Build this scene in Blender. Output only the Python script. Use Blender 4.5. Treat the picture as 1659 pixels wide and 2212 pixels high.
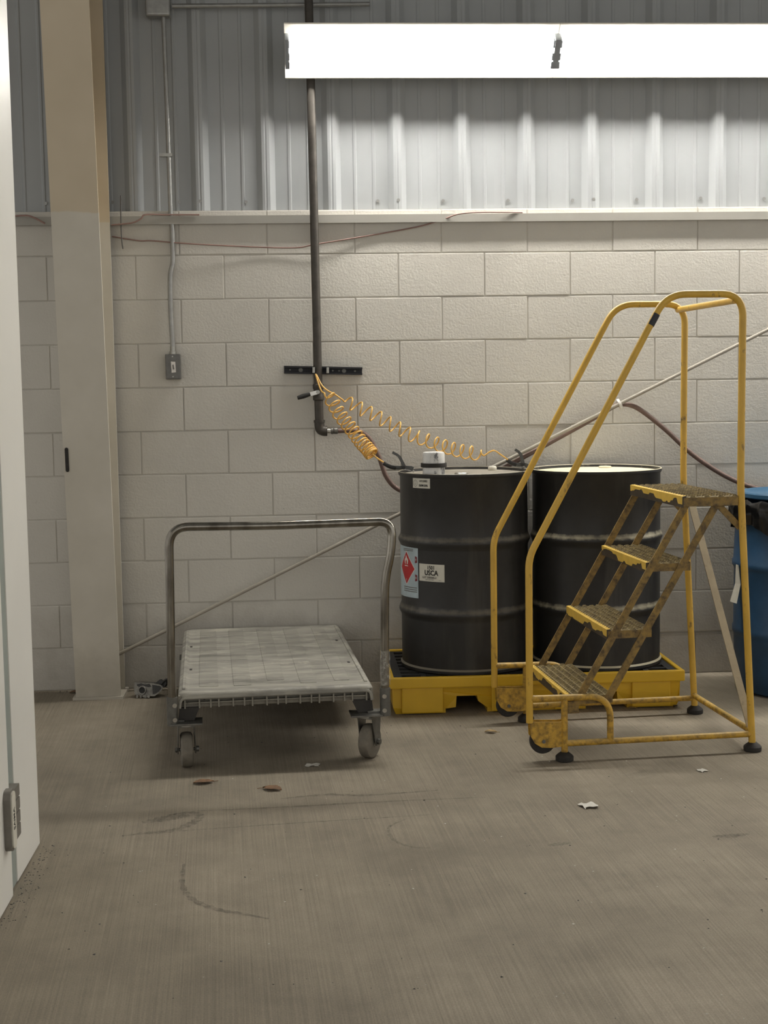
import bpy, bmesh, math, random
from mathutils import Vector, Matrix
random.seed(7)
scene = bpy.context.scene
COL = scene.collection
for o in list(bpy.data.objects): bpy.data.objects.remove(o)

# ------------------------------------------------------------------ camera
F_PX, PITCH, YAW, ROLL = 2942.9, 0.0920, 0.0596, -0.0152
cam_d = bpy.data.cameras.new('camera'); cam = bpy.data.objects.new('camera', cam_d); COL.objects.link(cam)
fw = Vector((math.sin(YAW)*math.cos(PITCH), math.cos(YAW)*math.cos(PITCH), -math.sin(PITCH)))
r0 = Vector((math.cos(YAW), -math.sin(YAW), 0)); u0 = r0.cross(fw)
rr = r0*math.cos(ROLL) + u0*math.sin(ROLL); uu = u0*math.cos(ROLL) - r0*math.sin(ROLL)
m = Matrix((rr, uu, -fw)).transposed().to_4x4(); m.translation = Vector((0.5472, -6.4396, 1.4138))
cam.matrix_world = m
cam_d.sensor_fit = 'VERTICAL'; cam_d.sensor_height = 36; cam_d.lens = F_PX/2212*36
cam_d.clip_start = 0.05; cam_d.clip_end = 60
scene.camera = cam

# ------------------------------------------------------------------ light
TUBE_POWER = 53.0
world = bpy.data.worlds.new('world'); scene.world = world; world.use_nodes = True
bg = world.node_tree.nodes['Background']
bg.inputs[0].default_value = (1.0, 0.965, 0.91, 1); bg.inputs[1].default_value = 0.63
vs = scene.view_settings
vs.view_transform = 'Standard'; vs.look = 'None'; vs.gamma = 1.0; vs.use_curve_mapping = False
vs.exposure = 0.40
scene.cycles.use_denoising = True
scene.cycles.use_adaptive_sampling = True; scene.cycles.adaptive_threshold = .025
scene.cycles.max_bounces = 5; scene.cycles.diffuse_bounces = 3; scene.cycles.glossy_bounces = 3
scene.cycles.transmission_bounces = 4; scene.cycles.transparent_max_bounces = 8
scene.cycles.caustics_reflective = False; scene.cycles.caustics_refractive = False
scene.cycles.sample_clamp_indirect = 4.0

# ------------------------------------------------------------------ materials
def new_mat(name):
    mt = bpy.data.materials.new(name); mt.use_nodes = True
    nt = mt.node_tree; b = nt.nodes['Principled BSDF']
    return mt, nt, b
def rgb(h):
    h = h.lstrip('#'); c = [int(h[i:i+2], 16)/255 for i in (0, 2, 4)]
    return tuple(x/12.92 if x <= .04045 else ((x+.055)/1.055)**2.4 for x in c) + (1,)
def coords(nt, scale=(1, 1, 1), space='Position'):
    if space == 'Position': src = nt.nodes.new('ShaderNodeNewGeometry').outputs['Position']
    else: src = nt.nodes.new('ShaderNodeTexCoord').outputs['Object']
    mp = nt.nodes.new('ShaderNodeMapping'); mp.inputs['Scale'].default_value = scale
    nt.links.new(src, mp.inputs['Vector']); return mp.outputs[0]
def noise(nt, vec, scale, detail=4, rough=.55, dist=0):
    n = nt.nodes.new('ShaderNodeTexNoise'); n.inputs['Scale'].default_value = scale
    n.inputs['Detail'].default_value = detail; n.inputs['Roughness'].default_value = rough
    n.inputs['Distortion'].default_value = dist
    nt.links.new(vec, n.inputs['Vector']); return n.outputs['Fac']
def ramp(nt, fac, stops):
    r = nt.nodes.new('ShaderNodeValToRGB'); e = r.color_ramp.elements
    while len(e) < len(stops): e.new(.5)
    for el, (p, c) in zip(e, stops):
        el.position = p; el.color = c if len(c) == 4 else (*c, 1)
    nt.links.new(fac, r.inputs[0]); return r.outputs[0]
def mixc(nt, fac, a, b, mode='MIX'):
    mx = nt.nodes.new('ShaderNodeMix'); mx.data_type = 'RGBA'; mx.blend_type = mode
    for sock, v in ((mx.inputs[0], fac), (mx.inputs[6], a), (mx.inputs[7], b)):
        if isinstance(v, (int, float)): sock.default_value = v
        elif isinstance(v, tuple): sock.default_value = v
        else: nt.links.new(v, sock)
    return mx.outputs[2]
def math_n(nt, op, a, b=None, clamp=False):
    n = nt.nodes.new('ShaderNodeMath'); n.operation = op; n.use_clamp = clamp
    for i, v in enumerate((a, b)):
        if v is None: continue
        if isinstance(v, (int, float)): n.inputs[i].default_value = v
        else: nt.links.new(v, n.inputs[i])
    return n.outputs[0]
def sep(nt, vec):
    s = nt.nodes.new('ShaderNodeSeparateXYZ'); nt.links.new(vec, s.inputs[0]); return s.outputs
def bump(nt, b, height, strength=.3, dist=.01):
    n = nt.nodes.new('ShaderNodeBump'); n.inputs['Strength'].default_value = strength; n.inputs['Distance'].default_value = dist
    nt.links.new(height, n.inputs['Height']); nt.links.new(n.outputs[0], b.inputs['Normal'])
def g(v): return (v, v, v, 1)
BW = [(.0, g(0)), (1., g(1))]

def simple(name, col, rough=.5, metal=0., var=0., vscale=20, bmp=0., bscale=200, space='Object', spec=None):
    mt, nt, b = new_mat(name)
    c = rgb(col) if isinstance(col, str) else col
    v = coords(nt, space=space)
    n = noise(nt, v, vscale)
    lo = tuple(x*(1-var) for x in c[:3]) + (1,); hi = tuple(min(1, x*(1+var)) for x in c[:3]) + (1,)
    nt.links.new(ramp(nt, n, [(.3, lo), (.7, hi)]), b.inputs['Base Color'])
    b.inputs['Roughness'].default_value = rough; b.inputs['Metallic'].default_value = metal
    if spec is not None: b.inputs['Specular IOR Level'].default_value = spec
    if bmp: bump(nt, b, noise(nt, v, bscale, 3), bmp, .002)
    return mt

# painted concrete block
def mk_block(name='painted_block', c='#d2cec5'):
    mt, nt, b = new_mat(name)
    v = coords(nt)
    base = rgb(c)
    tone = ramp(nt, noise(nt, v, 1.3, 5, .6), [(.25, tuple(x*.86 for x in base[:3])), (.75, tuple(min(1, x*1.05) for x in base[:3]))])
    spots = ramp(nt, noise(nt, v, 34, 3, .5), [(.70, g(0)), (.76, g(1))])
    spots2 = ramp(nt, noise(nt, v, 3.0, 2, .5), [(.52, g(0)), (.66, g(1))])
    sp = math_n(nt, 'MULTIPLY', spots, spots2)
    tone = mixc(nt, math_n(nt, 'MULTIPLY', sp, .5), tone, rgb('#6f675b'))
    # grime kicked up along the foot of the wall
    z = sep(nt, nt.nodes.new('ShaderNodeNewGeometry').outputs['Position'])[2]
    nz = math_n(nt, 'ADD', z, math_n(nt, 'MULTIPLY', noise(nt, v, 5, 5, .65), .7))
    gr = ramp(nt, nz, [(.35, g(1)), (.75, g(0))])
    tone = mixc(nt, math_n(nt, 'MULTIPLY', gr, .45), tone, rgb('#7d7465'))
    nt.links.new(tone, b.inputs['Base Color'])
    b.inputs['Roughness'].default_value = .62; b.inputs['Specular IOR Level'].default_value = .35
    h1 = noise(nt, v, 95, 3, .6); h2 = noise(nt, v, 30, 3, .6)
    bump(nt, b, math_n(nt, 'ADD', h1, math_n(nt, 'MULTIPLY', h2, .8)), .34, .0045)
    return mt
M = {}
M['block'] = mk_block()
M['mortar'] = mk_block('painted_mortar', '#cdc9c0')
M['liner'] = simple('white_metal_liner', '#a3a6a7', .42, 0, .05, 2.5)
M['trim'] = simple('painted_trim', '#a3a098', .5, 0, .06, 5)
M['conduit'] = simple('galvanised_conduit', '#9c9c99', .42, .6, .12, 30)
M['boxgrey'] = simple('grey_box_steel', '#6d6c69', .45, .5, .12, 40)
M['pipe'] = simple('dark_iron_pipe', '#4b4742', .5, .5, .2, 25, .15)
M['pipe_lit'] = M['pipe']
M['strut'] = simple('black_strut', '#26262a', .5, .3, .2, 40)
M['zinc'] = simple('zinc_steel', '#a3a29c', .35, .85, .15, 40)
M['rod'] = simple('painted_rod', '#a39c90', .5, 0, .08, 10)
M['redwire'] = simple('red_wire', '#94776f', .6, 0, .15, 8)
M['blackwire'] = simple('dark_wire', '#4a4744', .6, 0, .1, 8)
M['hose'] = simple('brown_rubber_hose', '#6d5850', .55, 0, .2, 14)
M['cable'] = simple('yellow_coil_cable', '#e2b35c', .35, 0, .1, 12)
M['clampgrey'] = simple('grey_clamp', '#5c5d5c', .4, .5, .15, 60)
M['clampblack'] = simple('black_grip', '#242322', .5, 0, .2, 60)
M['silver'] = simple('silver_jaw', '#c2c0ba', .25, .9, .1, 60)
M['rubber'] = simple('dark_rubber', '#2b2825', .75, 0, .3, 40)
M['tyre'] = simple('grey_rubber_tyre', '#736d62', .7, 0, .22, 30)
M['zincdull'] = simple('dull_zinc_fork', '#6e6d68', .42, .6, .25, 30)
M['castblk'] = simple('dark_plastic_mount', '#35322e', .6, 0, .2, 30)
M['blackplastic'] = simple('black_plastic_grate', '#232426', .55, 0, .25, 12)
M['bagblack'] = simple('black_liner_bag', '#0d0d0e', .22, 0, .2, 20)
M['booth'] = simple('booth_white_panel', '#e6e4dd', .35, 0, .03, 2)
M['seal'] = simple('grey_green_seal', '#8f9690', .5, 0, .06, 9)
M['hingegrey'] = simple('grey_hinge', '#77736c', .5, .2, .08, 30)
M['hingewhite'] = simple('ivory_hinge_cover', '#d5d1c4', .4, 0, .04, 20)
M['ink'] = simple('black_print', '#1c1b1a', .7, 0, .1, 50)
M['inkgrey'] = simple('grey_print', '#6d6a66', .7, 0, .3, 80)
M['labelwhite'] = simple('white_label_paper', '#d2cfc2', .6, 0, .05, 30)
M['labelblue'] = simple('pale_blue_label_paper', '#aebdc3', .6, 0, .12, 18)
M['red'] = simple('red_print', '#b4282c', .6, 0, .1, 40)
M['reddark'] = simple('dark_red_print', '#7c2a34', .6, 0, .25, 80)
M['white'] = simple('white_print', '#e4e0da', .6, 0, .05, 40)
M['capwhite'] = simple('white_plastic_cap', '#d8d4c6', .4, 0, .05, 40)
M['leaf'] = simple('dry_brown_leaf', '#73563c', .7, 0, .3, 60)
M['leaftan'] = simple('pale_dry_leaf', '#a38a5e', .7, 0, .3, 60)
M['paper'] = simple('white_paper', '#d4d0c6', .7, 0, .05, 60)
M['debris'] = simple('silver_lamp_reflector', '#77746d', .4, .45, .45, 45)
M['debrisdark'] = simple('dark_lamp_housing', '#2c2a27', .5, 0, .3, 30)
M['reflector'] = simple('white_enamel_reflector', '#dedcd2', .35, 0, .03, 5)
M['socket'] = simple('lamp_holder', '#8f949b', .5, 0, .1, 30)
M['tape'] = simple('black_tape', '#2e3036', .55, 0, .2, 60)
M['wrap_dark'] = M['ink']

def mk_floor():
    mt, nt, b = new_mat('broomed_concrete')
    v = coords(nt)
    big = noise(nt, v, .75, 6, .6); mid = noise(nt, v, 4.0, 6, .65)
    tone = ramp(nt, big, [(.28, rgb('#766e60')), (.5, rgb('#877e6f')), (.72, rgb('#998f7f'))])
    tone = mixc(nt, .55, tone, ramp(nt, mid, [(.25, g(.33)), (.75, g(.68))]), 'OVERLAY')
    # broom finish drawn towards the wall, a little off square
    rot = nt.nodes.new('ShaderNodeMapping'); rot.inputs['Rotation'].default_value = (0, 0, math.radians(-3.5))
    nt.links.new(nt.nodes.new('ShaderNodeNewGeometry').outputs['Position'], rot.inputs['Vector'])
    mp = nt.nodes.new('ShaderNodeMapping'); mp.inputs['Scale'].default_value = (190, 1.6, 1); nt.links.new(rot.outputs[0], mp.inputs['Vector'])
    fine = noise(nt, mp.outputs[0], 1, 3, .6)
    mp2 = nt.nodes.new('ShaderNodeMapping'); mp2.inputs['Scale'].default_value = (52, .6, 1); nt.links.new(rot.outputs[0], mp2.inputs['Vector'])
    coarse = noise(nt, mp2.outputs[0], 1, 3, .7)
    lines = ramp(nt, coarse, [(.24, g(.62)), (.33, g(1))])
    patch = ramp(nt, noise(nt, v, 1.1, 3), [(.38, g(0)), (.58, g(1))])
    tone = mixc(nt, math_n(nt, 'MULTIPLY', patch, .6), tone, mixc(nt, 1.0, tone, lines, 'MULTIPLY'))
    tone = mixc(nt, .35, tone, ramp(nt, fine, [(.3, g(.3)), (.7, g(.7))]), 'OVERLAY')
    # oily stains and pale dust
    st = ramp(nt, noise(nt, v, 2.3, 5, .7, .6), [(.64, g(0)), (.74, g(1))])
    tone = mixc(nt, math_n(nt, 'MULTIPLY', st, .35), tone, rgb('#5a564f'))
    grain = noise(nt, v, 210, 2, .6)
    tone = mixc(nt, .4, tone, ramp(nt, grain, [(.3, g(.34)), (.7, g(.66))]), 'OVERLAY')
    nt.links.new(tone, b.inputs['Base Color'])
    b.inputs['Roughness'].default_value = .78; b.inputs['Specular IOR Level'].default_value = .25
    hh = math_n(nt, 'ADD', math_n(nt, 'MULTIPLY', fine, .9), math_n(nt, 'ADD', math_n(nt, 'MULTIPLY', lines, 1.1), math_n(nt, 'MULTIPLY', grain, .4)))
    bump(nt, b, hh, .35, .004)
    return mt
M['floor'] = mk_floor()

def chipped(name, paint, under, t0, t1, scale, rough=.45, dust=None, dustamt=0., stretch=(1, 1, 1)):
    mt, nt, b = new_mat(name)
    v = coords(nt, stretch, 'Object')
    p = rgb(paint)
    pc = ramp(nt, noise(nt, v, 14, 5, .6), [(.3, tuple(x*.82 for x in p[:3])), (.7, tuple(min(1, x*1.06) for x in p[:3]))])
    uc = ramp(nt, noise(nt, v, 40, 3), [(.3, tuple(x*.6 for x in rgb(under)[:3])), (.7, tuple(x*1.3 for x in rgb(under)[:3]))])
    f = ramp(nt, noise(nt, v, scale, 6, .68), [(t0, g(1)), (t1, g(0))])
    c = mixc(nt, f, pc, uc)
    if dust:
        nz = sep(nt, nt.nodes.new('ShaderNodeNewGeometry').outputs['Normal'])[2]
        d = math_n(nt, 'MULTIPLY', ramp(nt, nz, [(.35, g(0)), (.9, g(1))]), dustamt)
        c = mixc(nt, d, c, rgb(dust))
    nt.links.new(c, b.inputs['Base Color']); b.inputs['Roughness'].default_value = rough
    return mt
M['yellow'] = chipped('yellow_rail_paint', '#d9ae45', '#6b5632', .29, .40, 26, .38, '#d8c48a', .35, (1, 1, .5))
M['yellow_worn'] = chipped('worn_yellow_paint', '#cfa33d', '#6a552f', .30, .58, 38, .48, '#bda877', .45)
M['stringer'] = chipped('dirty_stringer', '#a3843f', '#6a5738', .36, .70, 40, .6, '#a39272', .4)
M['brace'] = chipped('dusty_brace', '#a5967a', '#6a5c46', .25, .42, 20, .65, '#aa9c82', .4)
M['nosing'] = simple('bare_dark_lip', '#4a4136', .6, .2, .25, 30)
M['paintedge'] = simple('peeling_yellow_lip', '#dcb855', .45, 0, .12, 20)
M['tread'] = chipped('worn_serrated_tread', '#9c8a58', '#57492f', .42, .66, 60, .6, '#a4946a', .4)

def mk_drum(name, c, dust, amt):
    mt, nt, b = new_mat(name)
    v = coords(nt, space='Object'); p = rgb(c)
    pc = ramp(nt, noise(nt, v, 6, 5, .6), [(.3, tuple(x*.75 for x in p[:3])), (.7, tuple(x*1.3 for x in p[:3]))])
    st = ramp(nt, noise(nt, coords(nt, (9, 9, 1.2), 'Object'), 1.3, 4, .6), [(.52, g(0)), (.8, g(1))])
    pc = mixc(nt, math_n(nt, 'MULTIPLY', st, .25), pc, rgb('#6b6860'))
    nz = sep(nt, nt.nodes.new('ShaderNodeNewGeometry').outputs['Normal'])[2]
    d = ramp(nt, math_n(nt, 'ADD', nz, math_n(nt, 'MULTIPLY', math_n(nt, 'SUBTRACT', noise(nt, v, 26, 4), .5), .5)), [(.18, g(0)), (.6, g(1))])
    c2 = mixc(nt, math_n(nt, 'MULTIPLY', d, amt), pc, rgb(dust))
    nt.links.new(c2, b.inputs['Base Color']); b.inputs['Roughness'].default_value = .42
    b.inputs['Specular IOR Level'].default_value = .45
    return mt
M['drum1'] = mk_drum('black_drum_steel', '#2b2a29', '#8d8676', .75)
M['drum2'] = mk_drum('black_dusty_drum_steel', '#2b2a29', '#d8d0b4', .95)
M['lid1'] = simple('dusty_grey_drum_top', '#8c867a', .6, 0, .12, 9, space='Position')
M['lid2'] = simple('pale_dusty_drum_top', '#ddd4b8', .8, 0, .08, 9)
M['pallet'] = simple('yellow_polyethylene', '#dfb42c', .42, 0, .1, 4)
M['bluedrum'] = mk_drum('blue_plastic_drum', '#274766', '#50677a', .35)
M['bluelid'] = simple('blue_plastic_lid', '#2f5876', .4, 0, .12, 8)

def mk_deck(k=1.):
    mt, nt, b = new_mat('dusty_grey_plastic_deck')
    rgb_ = rgb
    def rgb2(h): return tuple(x*k for x in rgb_(h)[:3])+(1,)
    v = coords(nt, (1.2, 5, 5), 'Object')
    c = ramp(nt, noise(nt, v, 3.2, 6, .68, .4), [(.28, rgb2('#6c6a63')), (.5, rgb2('#949188')), (.74, rgb2('#b8b4a6'))])
    s2 = ramp(nt, noise(nt, coords(nt, (1, 1, 1), 'Object'), 9, 5, .7), [(.60, g(0)), (.74, g(1))])
    c = mixc(nt, math_n(nt, 'MULTIPLY', s2, .4), c, rgb('#d2cbb8'))
    nt.links.new(c, b.inputs['Base Color']); b.inputs['Roughness'].default_value = .58
    return mt
M['deck'] = mk_deck()
M['deckstrip'] = mk_deck(.91)
M['skirt'] = chipped('marked_grey_skirt', '#8f8b80', '#2a2825', .33, .35, 34, .6)

def mk_chrome():
    mt, nt, b = new_mat('chromed_handle')
    v = coords(nt, (1, 1, .3), 'Object')
    c = ramp(nt, noise(nt, v, 22, 4, .6), [(.35, rgb('#69645c')), (.7, rgb('#98948b'))])
    nt.links.new(c, b.inputs['Base Color']); b.inputs['Metallic'].default_value = .95; b.inputs['Roughness'].default_value = .2
    return mt
M['chrome'] = mk_chrome()

def mk_column():
    mt, nt, b = new_mat('two_tone_column_paint')
    pos = nt.nodes.new('ShaderNodeNewGeometry').outputs['Position']; s = sep(nt, pos)
    v = coords(nt)
    w = math_n(nt, 'ADD', s[2], math_n(nt, 'MULTIPLY', math_n(nt, 'SUBTRACT', noise(nt, coords(nt, (6, 6, .2)), 1.4, 3), .5), .035))
    up = ramp(nt, math_n(nt, 'SUBTRACT', w, 1.680), [(.499, g(0)), (.502, g(1))])
    lo = ramp(nt, noise(nt, v, 2.2, 5, .6), [(.3, rgb('#c2bcae')), (.7, rgb('#d2ccbf'))])
    z = math_n(nt, 'ADD', s[2], math_n(nt, 'MULTIPLY', noise(nt, v, 7, 5, .65), .5))
    lo = mixc(nt, math_n(nt, 'MULTIPLY', ramp(nt, z, [(.2, g(1)), (.5, g(0))]), .4), lo, rgb('#7c7464'))
    hi = ramp(nt, noise(nt, v, 3, 3), [(.3, rgb('#c2b49b')), (.7, rgb('#cbbda5'))])
    nt.links.new(mixc(nt, up, lo, hi), b.inputs['Base Color']); b.inputs['Roughness'].default_value = .5
    return mt
M['column'] = mk_column()

def mk_tube():
    mt, nt, b = new_mat('fluorescent_tube')
    out = nt.nodes['Material Output']; nt.nodes.remove(b)
    e = nt.nodes.new('ShaderNodeEmission'); e.inputs[0].default_value = (1.0, .965, .90, 1); e.inputs[1].default_value = TUBE_POWER
    nt.links.new(e.outputs[0], out.inputs[0]); return mt
M['tube'] = mk_tube()
def mk_frost(name, col, alpha_t, rough):
    mt, nt, b = new_mat(name)
    v = coords(nt, space='Object')
    c = ramp(nt, noise(nt, coords(nt, (1, 1, .5), 'Object'), 34, 4, .65), [(.40, rgb('#f0efec')), (.56, rgb(col)), (.64, rgb('#77787b'))])
    nt.links.new(c, b.inputs['Base Color']); b.inputs['Roughness'].default_value = rough
    b.inputs['Transmission Weight'].default_value = alpha_t; b.inputs['IOR'].default_value = 1.3
    return mt
M['frost'] = mk_frost('frosted_plastic', '#e2e2e0', .12, .3)
def mk_film():
    mt, nt, b = new_mat('clear_wrap_film')
    nt.links.new(ramp(nt, noise(nt, coords(nt, space='Object'), 60, 4, .6), [(.45, g(.10)), (.7, g(.55))]), b.inputs['Alpha'])
    b.inputs['Base Color'].default_value = rgb('#dcdad2'); b.inputs['Roughness'].default_value = .15
    return mt
M['film'] = mk_film()
def mk_scuff():
    mt, nt, b = new_mat('floor_scuff')
    n = noise(nt, coords(nt), 45, 5, .7)
    nt.links.new(ramp(nt, n, [(.36, g(.0)), (.70, g(.46))]), b.inputs['Alpha'])
    b.inputs['Base Color'].default_value = rgb('#4b4843'); b.inputs['Roughness'].default_value = .8
    return mt
M['scuff'] = mk_scuff()

# ------------------------------------------------------------------ mesh helpers
class MB:
    def __init__(s): s.v = []; s.f = []
    def add(s, vs, fs):
        n = len(s.v); s.v += [tuple(v) for v in vs]; s.f += [[n+i for i in f] for f in fs]; return s
    def box(s, x0, x1, y0, y1, z0, z1, mat=None):
        vs = [Vector((x, y, z)) for z in (z0, z1) for y in (y0, y1) for x in (x0, x1)]
        if mat is not None: vs = [mat @ v for v in vs]
        return s.add(vs, [(0, 2, 3, 1), (4, 5, 7, 6), (0, 1, 5, 4), (2, 6, 7, 3), (0, 4, 6, 2), (1, 3, 7, 5)])
    def tube(s, pts, r, n=10, caps=True, flat=None):
        pts = [Vector(p) for p in pts]; k = len(pts)
        tang = [(pts[min(i+1, k-1)] - pts[max(i-1, 0)]).normalized() for i in range(k)]
        nrm = tang[0].orthogonal().normalized(); vs = []; fs = []
        for i, p in enumerate(pts):
            t = tang[i]; nrm = (nrm - t*nrm.dot(t)).normalized(); bn = t.cross(nrm)
            ri = r[i] if isinstance(r, (list, tuple)) else r
            for j in range(n):
                a = 2*math.pi*j/n; vs.append(p + (nrm*math.cos(a) + bn*math.sin(a))*ri)
        for i in range(k-1):
            for j in range(n):
                fs.append((i*n+j, i*n+(j+1) % n, (i+1)*n+(j+1) % n, (i+1)*n+j))
        if caps: fs.append(tuple(reversed(range(n)))); fs.append(tuple((k-1)*n+j for j in range(n)))
        return s.add(vs, fs)
    def lathe(s, prof, c=(0, 0, 0), n=48, axis='z', caps=True):
        vs = []; fs = []; k = len(prof); c = Vector(c)
        for r, h in prof:
            for j in range(n):
                a = 2*math.pi*j/n; p, q = r*math.cos(a), r*math.sin(a)
                vs.append(c + Vector({'z': (p, q, h), 'y': (p, h, -q), 'x': (h, p, q)}[axis]))
        for i in range(k-1):
            for j in range(n): fs.append((i*n+j, i*n+(j+1) % n, (i+1)*n+(j+1) % n, (i+1)*n+j))
        if caps:
            fs.append(tuple(reversed(range(n)))); fs.append(tuple((k-1)*n+j for j in range(n)))
        return s.add(vs, fs)
    def prism(s, poly, fn0, fn1):
        n = len(poly); vs = [fn0(*p) for p in poly] + [fn1(*p) for p in poly]
        fs = [tuple(range(n)), tuple(n+i for i in reversed(range(n)))] + [(i, n+i, n+(i+1) % n, (i+1) % n) for i in range(n)]
        return s.add(vs, fs)
    def bar(s, a, b, wid, thk, side):
        a = Vector(a); b = Vector(b); d = (b-a).normalized(); sd = Vector(side); sd = (sd - d*sd.dot(d)).normalized(); up = d.cross(sd)
        vs = [p + sd*x*thk/2 + up*y*wid/2 for p in (a, b) for x, y in ((-1, -1), (1, -1), (1, 1), (-1, 1))]
        return s.add(vs, [(3, 2, 1, 0), (4, 5, 6, 7), (0, 1, 5, 4), (1, 2, 6, 5), (2, 3, 7, 6), (3, 0, 4, 7)])
    def mesh(s, name, smooth=False, fix=True, bevel=0, seg=2):
        me = bpy.data.meshes.new(name); me.from_pydata(s.v, [], s.f)
        if fix or bevel:
            bm = bmesh.new(); bm.from_mesh(me)
            if bevel:
                bmesh.ops.remove_doubles(bm, verts=bm.verts, dist=1e-6)
                bmesh.ops.bevel(bm, geom=list(bm.edges), offset=bevel, segments=seg, affect='EDGES', profile=.6, clamp_overlap=True)
            bmesh.ops.recalc_face_normals(bm, faces=bm.faces); bm.to_mesh(me); bm.free()
        if smooth:
            me.polygons.foreach_set('use_smooth', [True]*len(me.polygons))
            try: me.set_sharp_from_angle(angle=math.radians(40))
            except Exception: pass
        me.update(); return me
    def build(s, name, mat, parent=None, smooth=False, bevel=0, seg=2, loc=None):
        o = bpy.data.objects.new(name, s.mesh(name, smooth, True, bevel, seg)); COL.objects.link(o)
        o.data.materials.append(M[mat] if isinstance(mat, str) else mat)
        if parent is not None: o.parent = parent
        if loc: o.location = loc
        return o
def tag(o, label, cat, group=None):
    o['label'] = label; o['category'] = cat
    if group: o['group'] = group
    return o
def thing(name, label, cat, loc=(0, 0, 0), rz=0., group=None):
    o = bpy.data.objects.new(name, None); COL.objects.link(o); o.empty_display_size = .1
    o.location = loc; o.rotation_euler = (0, 0, rz); return tag(o, label, cat, group)
def struct(o): o['kind'] = 'structure'; return o
def dup(o, parent=None):
    c = o.copy(); COL.objects.link(c); c.parent = parent; return c
def copy_tree(o, parent=None):
    c = dup(o, parent)
    for ch in list(o.children): copy_tree(ch, c)
    return c
def curve(pts, n=8, closed=False):
    P = [Vector(p) for p in pts]; out = []
    for i in range(len(P)-1):
        p0 = P[max(i-1, 0)]; p1 = P[i]; p2 = P[i+1]; p3 = P[min(i+2, len(P)-1)]
        for j in range(n):
            t = j/n
            out.append(.5*((2*p1) + (p2-p0)*t + (2*p0-5*p1+4*p2-p3)*t*t + (3*p1-p0-3*p2+p3)*t**3))
    out.append(P[-1]); return out
def fillet(pts, rad, n=6):
    P = [Vector(p) for p in pts]; out = [P[0]]
    for i in range(1, len(P)-1):
        a = P[i-1]-P[i]; b = P[i+1]-P[i]; la, lb = a.length, b.length; a.normalize(); b.normalize()
        d = min(rad, la*.48, lb*.48); s, e = P[i]+a*d, P[i]+b*d
        for j in range(n+1):
            t = j/n; out.append(s*(1-t)**2 + P[i]*2*t*(1-t) + e*t*t)
    out.append(P[-1]); return out
def text_mesh(txt, size, xscale=1.0, bold=.0):
    cu = bpy.data.curves.new('lettering', 'FONT'); cu.body = txt; cu.size = size; cu.align_x = 'CENTER'; cu.align_y = 'CENTER'
    cu.offset = bold; cu.resolution_u = 3
    o = bpy.data.objects.new('lettering', cu); COL.objects.link(o)
    dg = bpy.context.evaluated_depsgraph_get(); dg.update()
    me = bpy.data.meshes.new_from_object(o.evaluated_get(dg)); bpy.data.objects.remove(o); bpy.data.curves.remove(cu)
    vs = [(v.co.x*xscale, v.co.y) for v in me.vertices]; fs = [tuple(p.vertices) for p in me.polygons]
    bpy.data.meshes.remove(me); return vs, fs

# ------------------------------------------------------------------ floor
X0, X1 = -1.63, 8.6
fl = struct(MB().box(-5, X1+1, -9, .2, -.15, 0).build('floor', 'floor'))
def ribbon(pts, w, name='scuff_mark'):
    P = curve([(x, y, .0006) for x, y in pts], 10); mb = MB(); vs = []; k = len(P)
    for i, p in enumerate(P):
        t = (P[min(i+1, k-1)]-P[max(i-1, 0)]).normalized(); sd = Vector((-t.y, t.x, 0))
        ww = w*(.35+.65*math.sin(math.pi*min(1, max(0, i/(k-1)))))*(1+.35*math.sin(i*1.7))
        vs += [p+sd*ww/2, p-sd*ww/2]
    mb.add(vs, [(2*i, 2*i+1, 2*i+3, 2*i+2) for i in range(k-1)])
    return mb.build(name, 'scuff', fl)
ribbon([(-.05, -2.17), (.02, -2.15), (.10, -2.135), (.16, -2.07), (.185, -1.99), (.15, -1.95), (.08, -1.97)], .03)
ribbon([(-.0, -2.04), (.06, -2.012), (.11, -1.985), (.15, -1.99)], .05)
ribbon([(.17, -1.935), (.45, -1.925), (.803, -1.90), (1.154, -1.89)], .012)
ribbon([(.12, -2.14), (.5, -2.10), (.95, -2.06)], .010)
ribbon([(.17, -2.45), (.18, -2.62), (.22, -2.74), (.292, -2.818), (.36, -2.855), (.433, -2.897)], .02)
ribbon([(.86, -2.10), (.80, -2.18), (.81, -2.30), (.861, -2.37), (.917, -2.384)], .012)
ribbon([(1.80, -2.375), (1.853, -2.371), (1.92, -2.36)], .03)
ribbon([(1.28, -2.40), (1.310, -2.392), (1.35, -2.385)], .025)
ribbon([(.45, -1.83), (.6, -1.80), (.75, -1.82), (1.0, -1.79)], .022)

# ------------------------------------------------------------------ block wall
H, B = .2032, .4064
wall = struct(MB().box(X0, X1, .0042, .20, 0, 11*H).build('wall_back', 'mortar'))
bmeshs = []
for k in range(4):
    w = MB().box(-B/2+.0026, B/2-.0026, 0, .06, .0026, H-.0026)
    bmeshs.append(w.mesh('block', False, True, .0030, 2))
for j in range(11):
    off = 0 if j % 2 == 0 else .5
    # joints at k*B on the courses whose index is even, half a block over on the others
    for i in range(-3, 11):
        xc = (i + .5 + (.5 if j % 2 else 0)) * B
        if j == 0 or True:
            o = bpy.data.objects.new('block', bmeshs[(i*3+j) % 4]); COL.objects.link(o); o.parent = wall
            o.location = (xc, random.uniform(-.0012, .0018), j*H + random.uniform(-.0008, .0008))
            o.rotation_euler = (random.uniform(-.003, .003), 0, random.uniform(-.0025, .0025))
for me in bmeshs: me.materials.append(M['block'])

# ledge under the metal liner
led = MB().box(X0, X1, -.024, .10, 2.2, 2.209); led.box(X0, X1, -.024, -.020, 2.172, 2.2)
struct(led.build('trim_1', 'trim'))

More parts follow.
